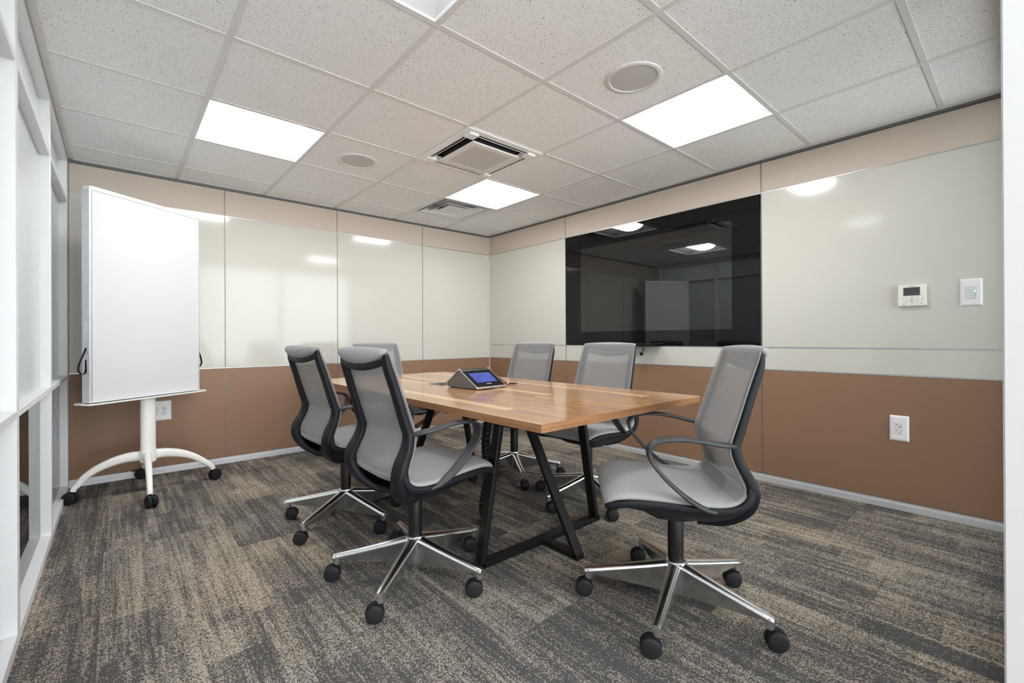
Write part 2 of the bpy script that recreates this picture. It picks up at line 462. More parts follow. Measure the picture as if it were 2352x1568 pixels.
# dark top channels
m = MB(); m.box(-W, 0, -.010, .012, ZTOP + .004, ZC - .004); m.box(-W, 0, -.002, .012, ZTOP - .001, ZTOP + .004)
tag(m.build('trim_4', 'channel'), kind='structure')
m = MB(); m.box(-.010, .012, -D, 0, ZTOP + .004, ZC - .004); m.box(-.002, .012, -D, 0, ZTOP - .001, ZTOP + .004)
tag(m.build('trim_5', 'channel'), kind='structure')
# base boards
m = MB(); m.box(-W, 0, -.004, .012, 0, .034); m.box(-W, 0, .004, .012, .034, ZBASE)
tag(m.build('baseboard_back', 'alu_light'), kind='structure')
m = MB(); m.box(-.004, .012, -D, 0, 0, .034); m.box(.004, .012, -D, 0, .034, ZBASE)
tag(m.build('baseboard_right', 'alu_light'), kind='structure')

# front wall with the door opening the camera stands in
m = MB()
for z0, z1 in ((0, .042), (2.205, 2.5)): m.box(-2.47, .06, -D - .10, -D, z0, z1)
m.box(-.04, .06, -D - .10, -D, .042, 2.205); m.box(-1.28, -1.23, -D - .10, -D, .042, 2.205)
wf = tag(m.build('wall_front', 'white_frame'), kind='structure')
for a, b in ((-2.47, -1.28), (-1.23, -.04)): MB().box(a, b, -D - .054, -D - .046, .042, 2.205).build('clear_pane', 'clear', wf)  # out-of-view glazing, made clear to let world light fill the room
m = MB(); m.box(-2.55, -2.47, -D - .14, -D + .003, 0, ZC)
tag(m.build('trim_6', 'jamb', bevel=.002, seg=1), kind='structure')                     # door jamb

# ceiling
light_cells = [(-1, -1), (2, -1), (-1, 2), (2, 2)]
hole = set(light_cells) | {(1, 1), (2, 3)}
m = MB()
for i in range(-2, 4):
    for j in range(-3, 5):
        if (i, j) in hole: continue
        x0, x1 = max(-W, GX + i * T), min(0, GX + (i + 1) * T)
        y0, y1 = max(-D, GY + j * T), min(0, GY + (j + 1) * T)
        if x1 - x0 < .01 or y1 - y0 < .01: continue
        m.box(x0, x1, y0, y1, ZC, ZC + .016)
m.box(GX + 4 * T, 0, -D, 0, ZC, ZC + .016)
tag(m.build('ceiling', 'tile'), kind='structure')
m = MB(); tw = .0125
for i in range(-1, 4): m.box(GX + i * T - tw, GX + i * T + tw, -D, 0, ZC - .004, ZC + .012)
for j in range(-2, 5):
    xs = [-W] + [GX + i * T for i in range(-1, 4)] + [0]
    for a, b in zip(xs[:-1], xs[1:]):
        m.box(a + tw, b - tw, GY + j * T - tw, GY + j * T + tw, ZC - .003, ZC + .012)
m.box(-W, -W + .028, -D, 0, ZC - .004, ZC + .006)
m.box(-.046, -.022, -D, 0, ZC - .002, ZC + .006); m.box(-.022, 0, -D, 0, ZC - .005, ZC + .006)
m.box(-W, 0, -.020, 0, ZC - .004, ZC + .006)
tag(m.build('trim_7', 'tee'), kind='structure')
# structure above the ceiling so no light leaks in
tag(MB().box(-W - .1, .06, -D - .14, .06, 2.50, 2.54).build('ceiling_slab', 'backing'), kind='structure')

# glazed left wall
XG, XI, XO = -3.743, -3.700, -3.786
mull = [(-.105, 0), (-1.105, -1.055), (-2.115, -2.065), (-3.125, -3.075), (-D, -D + .05)]
fr = tag(MB().build('wall_left', 'white_frame'), kind='structure')
for n_, (a, b) in enumerate(zip(mull[:-1], mull[1:])):
    y0, y1 = b[1], a[0]
    w = MB()
    w.box(XO, XI, y0, y1, 0, .042)            # floor sill
    w.box(XO, XI, y0, y1, .752, .778)         # mid rail
    w.box(XO, XI, y0, y1, 1.930, 1.958)       # upper rail
    w.box(XO, XI, y0, y1, 2.205, ZC - .01)    # head
    w.box(XO, XI, a[0], a[1], 0, ZC - .01)    # mullion on the far side
    if n_ == 3: w.box(XO, XI, b[0], b[1], 0, ZC - .01)
    root = tag(w.build('window_%d' % (n_ + 1), 'white_frame', None, bevel=.002, seg=1), kind='structure')
    MB().box(XG - .004, XG + .004, y0, y1, .778, 1.930).build('frosted_pane', 'frosted', root)
    MB().box(XG - .004, XG + .004, y0, y1, .042, .752).build('clear_pane', 'clear', root)
    MB().box(XG - .004, XG + .004, y0, y1, 1.958, 2.205).build('clerestory_pane', 'frosted', root)
bpy.data.objects.remove(fr)
tag(MB().box(XO, XI, -D, 0, ZC - .01, 2.5).build('wall_left', 'channel'), kind='structure')
# the corridor beyond the glass
tag(MB().box(-5.75, -5.70, -7, .06, 0, 2.5).build('wall_corridor', 'white_frame'), kind='structure')

m = MB(); m.box(-4.75, -4.70, -7, -4.36, 0, 2.5); m.box(-5.70, -4.75, -4.41, -4.36, 0, 2.5)  # unseen wall added to keep outside light off the door jamb
tag(m.build('wall_light_block', 'white_frame'), kind='structure')

# ------------------------------------------------------------------ lights in the ceiling
def make_light(i, j, label, lens='lens'):
    cx, cy = GX + (i + .5) * T, GY + (j + .5) * T
    r = empty('ceiling_light', (cx, cy, ZC)); tag(r, label, 'ceiling light', 'square troffer lights in the ceiling')
    h = T / 2 - .001
    MB().frame(h, h - .014, .001, .012).build('frame', 'white_frame', r)
    # sloping white reflector
    m = MB(); i0 = h - .012
    ix, iy, zt = .225, .165, .075
    V = [(-i0, -i0, .004), (i0, -i0, .004), (i0, i0, .004), (-i0, i0, .004), (-ix, -iy, zt), (ix, -iy, zt), (ix, iy, zt), (-ix, iy, zt)]
    m.add(V, [(0, 1, 5, 4), (1, 2, 6, 5), (2, 3, 7, 6), (3, 0, 4, 7), (4, 5, 6, 7)])
    m.build('reflector', 'reflector', r)
    # barrel lens along x
    R = []; n = 12
    for x in (-ix + .004, ix - .004):
        R.append([(x, -.150 * math.cos(PI * k / n), zt - .004 - .058 * math.sin(PI * k / n)) for k in range(n + 1)])
    m = MB(); m.rings(R, close=False)
    m.build('lens', lens, r, smooth=True)
    for sx in (-1, 1):
        m = MB(); ring = [(sx * (ix - .004), -.150 * math.cos(PI * k / n), zt - .004 - .058 * math.sin(PI * k / n)) for k in range(n + 1)]
        r2 = [(x + sx * .004, y, z) for x, y, z in ring]
        m.rings([ring, r2], True, True)
        m.build('lens_end', 'lens_end', r)
    m = MB(); m.box(-h, h, -h, h, .078, .14); m.build('housing', 'white_frame', r)
    return r
make_light(-1, -1, 'ceiling light cut off by the top edge of the view', 'lens_low')
make_light(2, -1, 'large bright ceiling light in front of the television wall, beside a round speaker')
make_light(-1, 2, 'ceiling light above the standing whiteboard, left of the small round speaker')
make_light(2, 2, 'ceiling light farthest back, touching the air supply diffuser')

# round ceiling speakers
def speaker(x, y, label):
    r = empty('ceiling_speaker', (x, y, ZC)); tag(r, label, 'speaker', 'round ceiling speakers')
    MB().lathe((0, 0), [(.108, .002), (.112, -.006), (.124, -.007), (.131, -.004), (.132, .004)], 48).build('rim', 'tee', r, smooth=True)
    MB().lathe((0, 0), [(.001, -.0045), (.06, -.0045), (.111, -.003), (.111, .003), (.001, .003)], 48).build('grille', 'speaker_grey', r, smooth=True)
speaker(GX + 1.5 * T + .008, GY - .5 * T + .012, 'round ceiling speaker nearest the camera, beside the large bright light')
speaker(GX + .5 * T + .012, GY + 2.5 * T + .006, 'round ceiling speaker between the whiteboard light and the cassette air conditioner')

# ceiling cassette air conditioner
def cassette():
    cx, cy = GX + 1.5 * T, GY + 1.5 * T
    r = empty('air_conditioner', (cx, cy, ZC)); tag(r, 'white square ceiling cassette air conditioner with perforated centre grille', 'air conditioner')
    H = .308; si, so = .192, .258; L = .205
    z0, z1 = -.022, .0
    m = MB(); m.frame(H, so, z0 + .013, z1)               # outer border
    m.build('border_frame', 'white_plastic', r, bevel=.003, seg=2)
    for a in range(4):
        R = Matrix.Rotation(a * PI / 2, 4, 'Z')
        m = MB(); m.box(L, so + .014, L, so + .014, z0, .02, R)     # corner blocks
        m.build('corner_cover', 'white_plastic', r, bevel=.003, seg=1)
    MB().box(-so, so, -so, so, .055, .06).build('fan_housing', 'dark_slot', r)
    for a in range(4):
        R = Matrix.Rotation(a * PI / 2, 4, 'Z')
        m = MB(); m.box(-L, L, so - .003, so - .0005, -.010, .055, R); m.build('slot_wall', 'dark_slot', r)
        V = [R @ Vector(p) for p in ((-L + .004, .212, .016), (L - .004, .212, .016), (L - .004, .243, -.012), (-L + .004, .243, -.012),
             (-L + .004, .215, .018), (L - .004, .215, .018), (L - .004, .246, -.010), (-L + .004, .246, -.010))]
        m = MB(); m.add(V, [(0, 1, 2, 3), (4, 7, 6, 5), (0, 4, 5, 1), (1, 5, 6, 2), (2, 6, 7, 3), (3, 7, 4, 0)])
        m.build('louver_vane', 'white_plastic', r)
    MB().box(-si + .012, si - .012, -si + .012, si - .012, -.0115, .055).build('fan_intake', 'dark_slot', r)
    MB().box(-si, si, -si, si, -.024, -.012).build('grille_panel', 'perf', r, bevel=.004, seg=2)
    return r
cassette()

# supply air diffuser
def diffuser():
    cx, cy = GX + 2.5 * T, GY + 3.5 * T
    r = empty('air_diffuser', (cx, cy, ZC)); tag(r, 'square stepped air supply diffuser in the ceiling near the far corner', 'air vent')
    h = T / 2 - .001
    def ring(a, za, b, zb, th=.003):
        m = MB()
        V = [(sx * a, sy * a, za) for sx, sy in ((-1, -1), (1, -1), (1, 1), (-1, 1))] + [(sx * b, sy * b, zb) for sx, sy in ((-1, -1), (1, -1), (1, 1), (-1, 1))]
        V += [(x, y, z + th) for x, y, z in V]
        F = []
        for k in range(4):
            l = (k + 1) % 4
            F += [(k, l, 4 + l, 4 + k), (8 + k, 12 + k, 12 + l, 8 + l), (k, 8 + k, 8 + l, l), (4 + k, 4 + l, 12 + l, 12 + k)]
        return m.add(V, F)
    ring(h, -.003, h - .03, .0).build('outer_frame', 'white_frame', r)
    ring(h - .03, .0, h - .065, .055).build('duct_collar', 'duct', r)
    ring(.235, .004, .185, .034).build('cone', 'white_frame', r)
    ring(.165, .002, .125, .030).build('cone', 'white_frame', r)
    m = MB(); m.box(-.105, .105, -.105, .105, .008, .012); m.build('centre_plate', 'white_frame', r, bevel=.004)
    for a in range(4):
        m = MB(); m.box(-.004, .004, .10, .235, .018, .024, Matrix.Rotation(a * PI / 2 + PI / 4, 4, 'Z'))
        m.build('bracket', 'duct', r)
    MB().box(-h + .05, h - .05, -h + .05, h - .05, .10, .105).build('duct_back', 'duct', r)
    MB().frame(h - .045, h - .05, .055, .105).build('duct_side', 'duct', r)
diffuser()

# ------------------------------------------------------------------ television in the right wall
tv = empty('television', (0, (RY[1] + RY[2]) / 2, ZS)); tag(tv, 'large black glass television set flush into the right wall', 'television')
hw_, hh = (RY[1] - RY[2]) / 2, ZT - ZS
m = MB()
m.box(-.002, .010, -hw_ + .004, hw_ - .004, .004, hh - .004); m.build('glass_front', 'black_glass', tv, bevel=.0015, seg=1)
yc = (RY[1] + RY[2]) / 2
MB().box(-.0026, -.0021, -2.854 - yc, -1.428 - yc, 1.070 - ZS, 1.873 - ZS).build('screen', 'screen_glass', tv)

# conference camera on a bracket under the television
cam = empty('webcam', (0, -2.12, .937)); tag(cam, 'small black conference camera on a bracket at the lower edge of the television', 'camera')
m = MB(); m.box(-.135, -.0022, -.16, .14, .001, .006); m.build('bracket_plate', 'black_metal', cam, bevel=.001, seg=1)
m = MB(); m.box(-.105, -.03, -.125, .06, .0065, .024); m.build('camera_body', 'black_plastic', cam, bevel=.006, seg=3)
m = MB(); m.tube([(-.06, .075, .012), (-.06, .12, .012)], .013, 14); m.build('lens_barrel', 'black_plastic', cam, smooth=True)
m = MB(); m.tube(cat([(-.07, -.10, .018), (-.09, -.17, .020), (-.10, -.235, .024)], 5), lambda t: .006 - .003 * t, 8); m.build('microphone_bar', 'black_plastic', cam, smooth=True)
m = MB(); m.tube(cat([(-.03, .01, .002), (-.025, -.002, -.02), (-.03, -.004, -.04), (-.035, .002, -.055)], 6), .003, 8)
m.tube(cat([(-.03, -.03, .002), (-.03, -.022, -.025), (-.03, -.012, -.045)], 6), .002, 8); m.build('cable', 'rubber', cam, smooth=True)
m = MB(); m.cyl((0, 0), .0145, .0145, -.008, .008, 20, Matrix.Translation((-.035, .004, -.066)) @ Matrix.Rotation(PI / 2, 4, 'Y')); m.build('cable_coil', 'rubber', cam, bevel=.003)

# ------------------------------------------------------------------ wall devices
MX = lambda y, z, x=-.0: Matrix(((0, 0, -1, x), (-1, 0, 0, y), (0, 1, 0, z), (0, 0, 0, 1)))   # text facing -x: right = -y
def on_right(name, y, z, label, c):
    r = empty(name, (0, y, z)); tag(r, label, c); return r
# thermostat
th = on_right('thermostat', -3.848, 1.2415, 'cream square thermostat with dark display on the right wall', 'thermostat')
MB().box(-.020, 0, -.060, .060, -.060, .060).build('case', 'cream_plastic', th, bevel=.003)
MB().box(-.0212, -.0200, -.034, .036, -.001, .045).build('display', 'lcd', th)
text('lettering', 'DAIKIN', .0075, 'ink', th, MX(.0, .0515, -.0203))
m = MB()
def ringm(m, y, z, r, wdt, x=-.0202, n=40):
    R1 = [(x, y + (r - wdt) * math.cos(2 * PI * k / n), z + (r - wdt) * math.sin(2 * PI * k / n)) for k in range(n)]
    R2 = [(x, y + (r + wdt) * math.cos(2 * PI * k / n), z + (r + wdt) * math.sin(2 * PI * k / n)) for k in range(n)]
    R3 = [(x - .0004, a, b) for _, a, b in R2]; R4 = [(x - .0004, a, b) for _, a, b in R1]
    m.rings([R1, R2, R3, R4, R1], True, False)
ringm(m, 0, -.031, .0235, .0005); ringm(m, 0, -.031, .0105, .0005)
for yy, zz in ((.036, -.012), (.036, -.043), (-.036, -.008), (-.036, -.041)): m.box(-.0206, -.0202, yy - .013, yy + .013, zz + .0045, zz + .0051)
m.build('button_outline', 'pale_ink', th)
for body, yy, zz in (('Mode', .036, -.019), ('Fan', .036, -.047), ('Speed', .036, -.0525), ('On/Off', -.037, -.016), ('Cancel', -.037, -.047), ('Menu', 0, -.028), ('OK', 0, -.0345)):
    text('lettering', body, .0055, 'ink', th, MX(yy, zz, -.0203))
def tri(m, y, z, s, x=-.0204):
    m.add([(x, y - s, z - s), (x, y + s, z - s), (x, y, z + s), (x - .0004, y - s, z - s), (x - .0004, y + s, z - s), (x - .0004, y, z + s)], [(0, 1, 2), (3, 5, 4), (0, 3, 4, 1), (1, 4, 5, 2), (2, 5, 3, 0)])
m = MB(); tri(m, 0, -.0125, .0024); m.build('warmer_arrow', 'red', th)
m = MB(); tri(m, 0, -.0500, -.0022); m.build('cooler_arrow', 'blue', th)
for yy in (.0185, -.0185):
    m = MB(); tri(m, yy, -.031, .0012); m.build('side_arrow', 'ink', th)
MB().box(-.0209, -.0200, -.038, -.032, -.0125, -.0095).build('indicator_light', 'led', th)
# dimmer switch
sw = on_right('light_switch', -4.082, 1.241, 'white dimmer switch plate with green light, right of the thermostat', 'light switch')
def plate(r, w, h, d=.008):
    m = MB(); a, b = w / 2, h / 2; c = .009
    V = [(-.002, sy * a, sz * b) for sy, sz in ((-1, -1), (1, -1), (1, 1), (-1, 1))] + [(-d, sy * (a - c), sz * (b - c)) for sy, sz in ((-1, -1), (1, -1), (1, 1), (-1, 1))] + [(0, sy * a, sz * b) for sy, sz in ((-1, -1), (1, -1), (1, 1), (-1, 1))]
    F = [(4, 5, 6, 7), (8, 11, 10, 9)]
    for k in range(4):
        l = (k + 1) % 4; F += [(k, l, 4 + l, 4 + k), (8 + k, 8 + l, l, k)]
    return m.add(V, F)
plate(sw, .085, .147).build('cover_plate', 'white_plastic', sw)
MB().box(-.0088, -.008, -.027, .027, -.056, .056).build('insert_plate', 'white_plastic', sw, bevel=.0004, seg=1)
MB().box(-.0115, -.0088, -.018, .018, -.034, .034).build('switch_body', 'outlet_face', sw, bevel=.001, seg=1)
for z in (.026, -.002, -.0135, -.026):
    m = MB(); m.box(-.0118, -.0115, -.0175, .0175, z - .0003, z + .0003); m.build('button_seam', 'pale_ink', sw)
text('lettering', 'ON · OFF', .0062, 'pale_ink', sw, MX(.003, .012, -.0117))
for zz, q in ((-.0075, .0018), (-.0195, -.0018)):
    m = MB(); tri(m, .001, zz, q, -.0117); m.build('dimmer_arrow', 'ink', sw)
MB().box(-.0125, -.0115, -.0150, -.0110, .003, .008).build('indicator_light', 'led', sw)
MB().box(-.0120, -.0115, -.0140, -.0122, -.026, -.0005).build('level_bar', plain('green_bar', (.10, .28, .18), .4), sw)
# outlets
def sockets(r, y0, mx, red=None):
    """one decora pair centred on y0; mx maps (u right, v up, w out) to local space"""
    def bx(m, u0, u1, v0, v1, w0, w1):
        return m.box(u0, u1, v0, v1, w0, w1, mx)
    m = MB(); bx(m, y0 - .0175, y0 + .0175, -.034, .034, .0088, .0105); m.build('outlet_face', 'outlet_face', r, bevel=.0008, seg=1)
    m = MB()
    for vz in (.018, -.017):
        bx(m, y0 - .0095, y0 - .0080, vz, vz + .009, .0105, .0108); bx(m, y0 - .0130, y0 - .0095, vz + .0035, vz + .0055, .0105, .0108)
        bx(m, y0 + .006, y0 + .0075, vz + .001, vz + .008, .0105, .0108)
        bx(m, y0 - .0015, y0 + .003, vz - .0105, vz - .006, .0105, .0108)
    if red is None: bx(m, y0 + .006, y0 + .0105, .0075, .012, .0105, .0108)
    m.build('socket_slot', 'rubber', r)
    if red:
        m = MB(); bx(m, y0 + .006, y0 + .0105, .0075, .012, .0105, .0109); m.build('isolated_ground_mark', 'red', r)
MR = Matrix(((0, 0, -1, 0), (-1, 0, 0, 0), (0, 1, 0, 0), (0, 0, 0, 1)))
ol = on_right('wall_outlet', -3.788, .476, 'white single outlet with red mark on the brown right wall panel', 'outlet')
plate(ol, .086, .147).build('cover_plate', 'white_plastic', ol)
MB().box(-.0088, -.008, -.027, .027, -.056, .056).build('insert_plate', 'white_plastic', ol, bevel=.0004, seg=1)
sockets(ol, 0, MR, True)
MBk = Matrix(((1, 0, 0, 0), (0, 0, -1, 0), (0, 1, 0, 0), (0, 0, 0, 1)))
o2 = empty('wall_outlet', (-3.205, 0, .475)); tag(o2, 'white double outlet half hidden behind the whiteboard stand post', 'outlet')
p2 = plate(o2, .142, .147); p2.v = [tuple(MBk @ (MR.inverted() @ Vector(v))) for v in p2.v]; p2.build('cover_plate', 'white_plastic', o2)
MB().box(-.055, .055, -.056, .056, .008, .0088, MBk).build('insert_plate', 'white_plastic', o2, bevel=.0004, seg=1)
MB().box(-.0005, .0005, -.056, .056, .0088, .0092, MBk).build('plate_seam', 'pale_ink', o2)
for u in (-.0265, .0265): sockets(o2, u, MBk)

# ------------------------------------------------------------------ mobile whiteboard
def caster(parent, name, x, y, ang, r=.0325, w=.018, gap=.009, off=.019, hub=.062, wheel='wheel', lever=False):
    """twin-wheel caster under (x, y); ang = trailing direction"""
    c = Vector((x + off * math.cos(ang), y + off * math.sin(ang), r))
    ax = Vector((-math.sin(ang), math.cos(ang), 0))
    A = Matrix.Translation(c) @ Matrix(((ax.x, math.cos(ang), 0, 0), (ax.y, math.sin(ang), 0, 0), (0, 0, 1, 0), (0, 0, 0, 1)))   # local x = axle
    m = MB()
    m.cyl((x, y), .0085, .0085, r + .008, hub + .012, 12)
    # hood: half ring over the wheels' inner gap
    n = 10; R = []
    for k in range(n + 1):
        a = -.35 + k / n * (PI + .5)
        R.append([A @ Vector((s * (gap / 2 - .0006), -rr * math.cos(a), rr * math.sin(a))) for s, rr in ((-1, r * .45), (1, r * .45), (1, r * 1.05), (-1, r * 1.05))])
    m.rings(R)
    m.cyl((0, 0), .012, .012, -gap / 2 + .0005, gap / 2 - .0005, 12, A @ Matrix.Rotation(PI / 2, 4, 'Y'))
    cs = m.build(name, 'black_plastic', parent, smooth=True)
    for s in (-1, 1):
        m = MB(); x0, x1 = gap / 2, gap / 2 + w
        prof = [(.004, x0), (r * .93, x0), (r, x0 + .003), (r, x1 - .005), (r * .9, x1 - .0012), (r * .80, x1), (.004, x1 + .0008)]
        m.lathe((0, 0), prof, 28, A @ Matrix.Rotation(s * PI / 2, 4, 'Y'))
        m.build('wheel', wheel, cs, smooth=True, angle=50)
    if lever:
        m = MB(); m.box(-.010, .010, r * .7, r + .022, r * .55, r * .55 + .004, A); m.build('brake_lever', 'black_plastic', cs, bevel=.0015, seg=1)
    return cs

BA = math.radians(35.2); BC = (-3.293, -.462)
wbd = empty('whiteboard', (BC[0], BC[1], 0)); tag(wbd, 'white mobile whiteboard on a wheeled stand beside the glass wall', 'whiteboard')
RB = Matrix.Rotation(BA, 4, 'Z')
hwB, z0B, z1B = .352, .640, 1.912
dp = .030
MB().box(-hwB + .006, hwB - .006, -dp, -dp + .012, z0B, z1B - .012, RB).build('writing_surface', 'white_board', wbd, bevel=.001, seg=1)
MB().box(-hwB + .006, hwB - .006, dp - .012, dp, z0B, z1B - .012, RB).build('writing_surface', 'white_board', wbd, bevel=.001, seg=1)
for s in (-1, 1):
    m = MB()
    m.box(s * hwB - .010, s * hwB + .004, -dp - .001, -dp + .014, z0B, z1B - .01, RB)
    m.box(s * hwB - .010, s * hwB + .004, dp - .014, dp + .001, z0B, z1B - .01, RB)
    m.box(s * hwB - .010, s * hwB - .004, -dp + .012, dp - .012, z0B, z1B - .01, RB)
    e = m.build('edge_rail', 'alu_light', wbd, bevel=.002, seg=2)
    x = s * (hwB + .003)
    MB().box(min(x, x + s * .008), max(x, x + s * .008), -.012, .012, 1.05, 1.12, RB).build('latch', 'white_plastic', e, bevel=.004, seg=2)
    MB().box(min(x, x + s * .005), max(x, x + s * .005), -.010, .010, .965, 1.0, RB).build('strap_clip', 'white_plastic', e, bevel=.003, seg=2)
    m = MB(); loop = [(0, .97), (.014, .93), (.035, .875), (.040, .835), (.024, .812), (.006, .822), (.002, .87), (.001, .97)]
    pth = [RB @ Vector((x + s * (u + .004), .0, z)) for u, z in cat(loop, 6)]
    m.sweep(pth, lambda i, t: rrect(.014, .003, .0012, 2), side=tuple(RB @ Vector((0, 1, 0)))); m.build('strap', 'rubber', e, smooth=True)
m = MB(); m.rings([[RB @ Vector((x, y, z)) for x, y in rrect(2 * (hwB + .008), 2 * (dp + .005), .018, 5)] for z in (z1B - .014, z1B + .004, z1B + .008)])
m.build('top_cap', 'white_plastic', wbd, smooth=True)
# pen tray: wider than the board
m = MB(); tw_ = .405
R = []
for x, yo, zz in ((-tw_, .030, .004), (-tw_ + .02, .060, 0), (-hwB, .066, 0), (hwB, .066, 0), (tw_ - .02, .060, 0), (tw_, .030, .004)):
    R.append([RB @ Vector((x, y, z)) for y, z in ((-yo, .628 + zz), (yo, .628 + zz), (yo, .638 + zz), (yo - .006, .638 + zz), (yo - .010, .634 + zz), (-yo + .010, .634 + zz), (-yo + .006, .638 + zz), (-yo, .638 + zz))])
m.rings(R); m.build('pen_tray', 'white_plastic', wbd, bevel=.0015, seg=1)
m = MB(); sec = lambda a, b, z: [RB @ Vector((a * math.cos(2 * PI * k / 28), b * math.sin(2 * PI * k / 28), z)) for k in range(28)]
m.rings([sec(.044, .036, .63), sec(.044, .036, .30), sec(.046, .038, .285), sec(.048, .040, .26), sec(.046, .040, .205), sec(.03, .03, .195)])
m.build('post', 'warm_white', wbd, smooth=True)
# four curved legs
cB = Vector((-3.30 - BC[0], -.440 - BC[1], 0))
for k, (rad, ang) in enumerate(((.385, 0), (.385, PI / 2), (.368, PI), (.385, -PI / 2))):
    prof = [(.030, .243, .066, .044), (.10, .242, .060, .044), (.17, .228, .054, .040), (.24, .200, .046, .036), (.30, .160, .040, .032), (rad - .035, .118, .036, .030), (rad - .015, .095, .032, .029), (rad - .010, .078, .030, .028)]
    d = Vector((math.cos(ang), math.sin(ang), 0)); pr = cat(prof, 6)
    pth = [cB + d * a + Vector((0, 0, z)) for a, z, _, _ in pr]
    m = MB(); side = (-math.sin(ang), math.cos(ang), 0)
    m.sweep(pth, lambda i, t: rrect(pr[i][3], pr[i][2], min(pr[i][2], pr[i][3]) * .42, 4), side=side)
    m.build('leg', 'warm_white', wbd, smooth=True, angle=60)
    e = cB + d * (rad - .010)
    caster(wbd, 'caster', e.x, e.y, ang + (.5, 1.2, -.6, .35)[k], r=.037, w=.021, gap=.010, off=.016, hub=.07, lever=k != 2)

# ------------------------------------------------------------------ conference table
TX0, TX1, TY0, TY1, TZ = -2.410, -1.335, -3.258, -1.046, .730
tbl = empty('conference_table', ((TX0 + TX1) / 2, (TY0 + TY1) / 2, 0)); tag(tbl, 'walnut plank conference table on black splayed steel legs', 'table')
tc = tbl.location
hx, hy = (TX1 - TX0) / 2, (TY1 - TY0) / 2
MB().box(-hx + .002, hx - .002, -hy + .002, hy - .002, TZ - .030, TZ).build('tabletop', 'wood', tbl)
q = [(-1, -1), (1, -1), (1, 1), (-1, 1)]
m = MB(); R_ = [[(x * (hx + d), y * (hy + d), z) for x, y in q] for d, z in ((-.002, TZ - .0005), (-.0006, TZ - .0005), (0, TZ - .0012), (0, TZ - .0295), (-.002, TZ - .0295), (-.002, TZ - .0005))]
m.rings(R_, True, False); m.build('edge_band', 'wood_edge', tbl)
def bar(m, a, b, w, t, side):
    return m.sweep([Vector(a), Vector(b)], lambda i, q: rrect(w, t, .002, 1), side=side)
for s in (-1, 1):
    yb = -2.705 - tc.y if s < 0 else (-1.60 - tc.y)
    ys = yb + s * .245
    xl, xr = -2.237 - tc.x, -1.440 - tc.x
    xm = -1.85 - tc.x
    topz = TZ - .035
    f = MB(); f.box(xl - .02, xr + .02, yb - .025, yb + .025, 0, .025)
    f.box(xm - .025, xm + .025, min(yb, ys) , max(yb, ys), 0.0005, .0245)
    f.build('floor_bar', 'black_metal', tbl, bevel=.0015, seg=1)
    f = MB(); bar(f, (xl, yb, .012), (xl + .125, yb, topz), .050, .025, (0, 1, 0)); f.build('leg', 'black_metal', tbl, bevel=.0015, seg=1)
    f = MB(); bar(f, (xr, yb, .012), (xr - .125, yb, topz), .050, .025, (0, 1, 0)); f.build('leg', 'black_metal', tbl, bevel=.0015, seg=1)
    f = MB(); bar(f, (xm, ys - s * .01, .012), (xm, yb - s * .165, topz), .050, .025, (1, 0, 0)); f.build('leg', 'black_metal', tbl, bevel=.0015, seg=1)
    f = MB(); f.box(xl + .10, xr - .10, yb - .03, yb + .03, topz, TZ - .030); f.build('mounting_plate', 'black_metal', tbl)
f = MB(); f.box(-.03 , .03, -2.68 - tc.y, -1.62 - tc.y, TZ - .06, TZ - .036); f.build('centre_rail', 'black_metal', tbl)
# flush cable cubby frame in the top
f = MB(); cx0, cx1, cy0, cy1 = -1.975 - tc.x, -1.84 - tc.x, -1.992 - tc.y, -1.868 - tc.y
for a in ((cx0, cx1, cy0, cy0 + .014), (cx0, cx1, cy1 - .014, cy1), (cx0, cx0 + .014, cy0, cy1), (cx1 - .014, cx1, cy0, cy1)): f.box(*a, TZ - .002, TZ + .003)
f.build('cable_port_frame', 'steel_grey', tbl, bevel=.001, seg=1)
f = MB(); f.box(cx0 + .012, cx1 - .012, cy0 + .012, cy1 - .012, TZ - .001, TZ + .0008); f.build('cable_port', 'dark_slot', tbl)

# power unit and cables under the table
pw = empty('power_strip', (-1.93, -1.90, TZ - .0305)); tag(pw, 'black power unit with dangling cables under the far half of the tabletop', 'power unit')
MB().box(-.06, .06, -.08, .10, -.055, 0).build('body', 'black_plastic', pw, bevel=.004)
MB().box(-.045, .03, -.20, -.085, -.040, 0).build('adapter', 'black_plastic', pw, bevel=.004)
for k in range(5):
    a = -.05 + .022 * k
    m = MB(); m.tube(cat([(a, -.05 + .02 * k, -.05), (a - .01, -.02, -.10 - .012 * k), (a - .03, .06 - .03 * k, -.13), (a - .02, .14, -.10), (a, .20, -.02)], 6), .0035, 8)
    m.build('cable', 'rubber' if k != 2 else 'steel_grey', pw, smooth=True)
for k in range(3):
    m = MB(); m.tube(cat([(.02 - .015 * k, -.06, -.05), (.0 - .02 * k, .0, -.14), (-.06 - .02 * k, .10, -.22), (-.10 - .01 * k, .16, -.25), (-.09, .22, -.12), (-.07, .26, -.02)], 6), .003, 8)
    m.build('cable', 'rubber', pw, smooth=True)

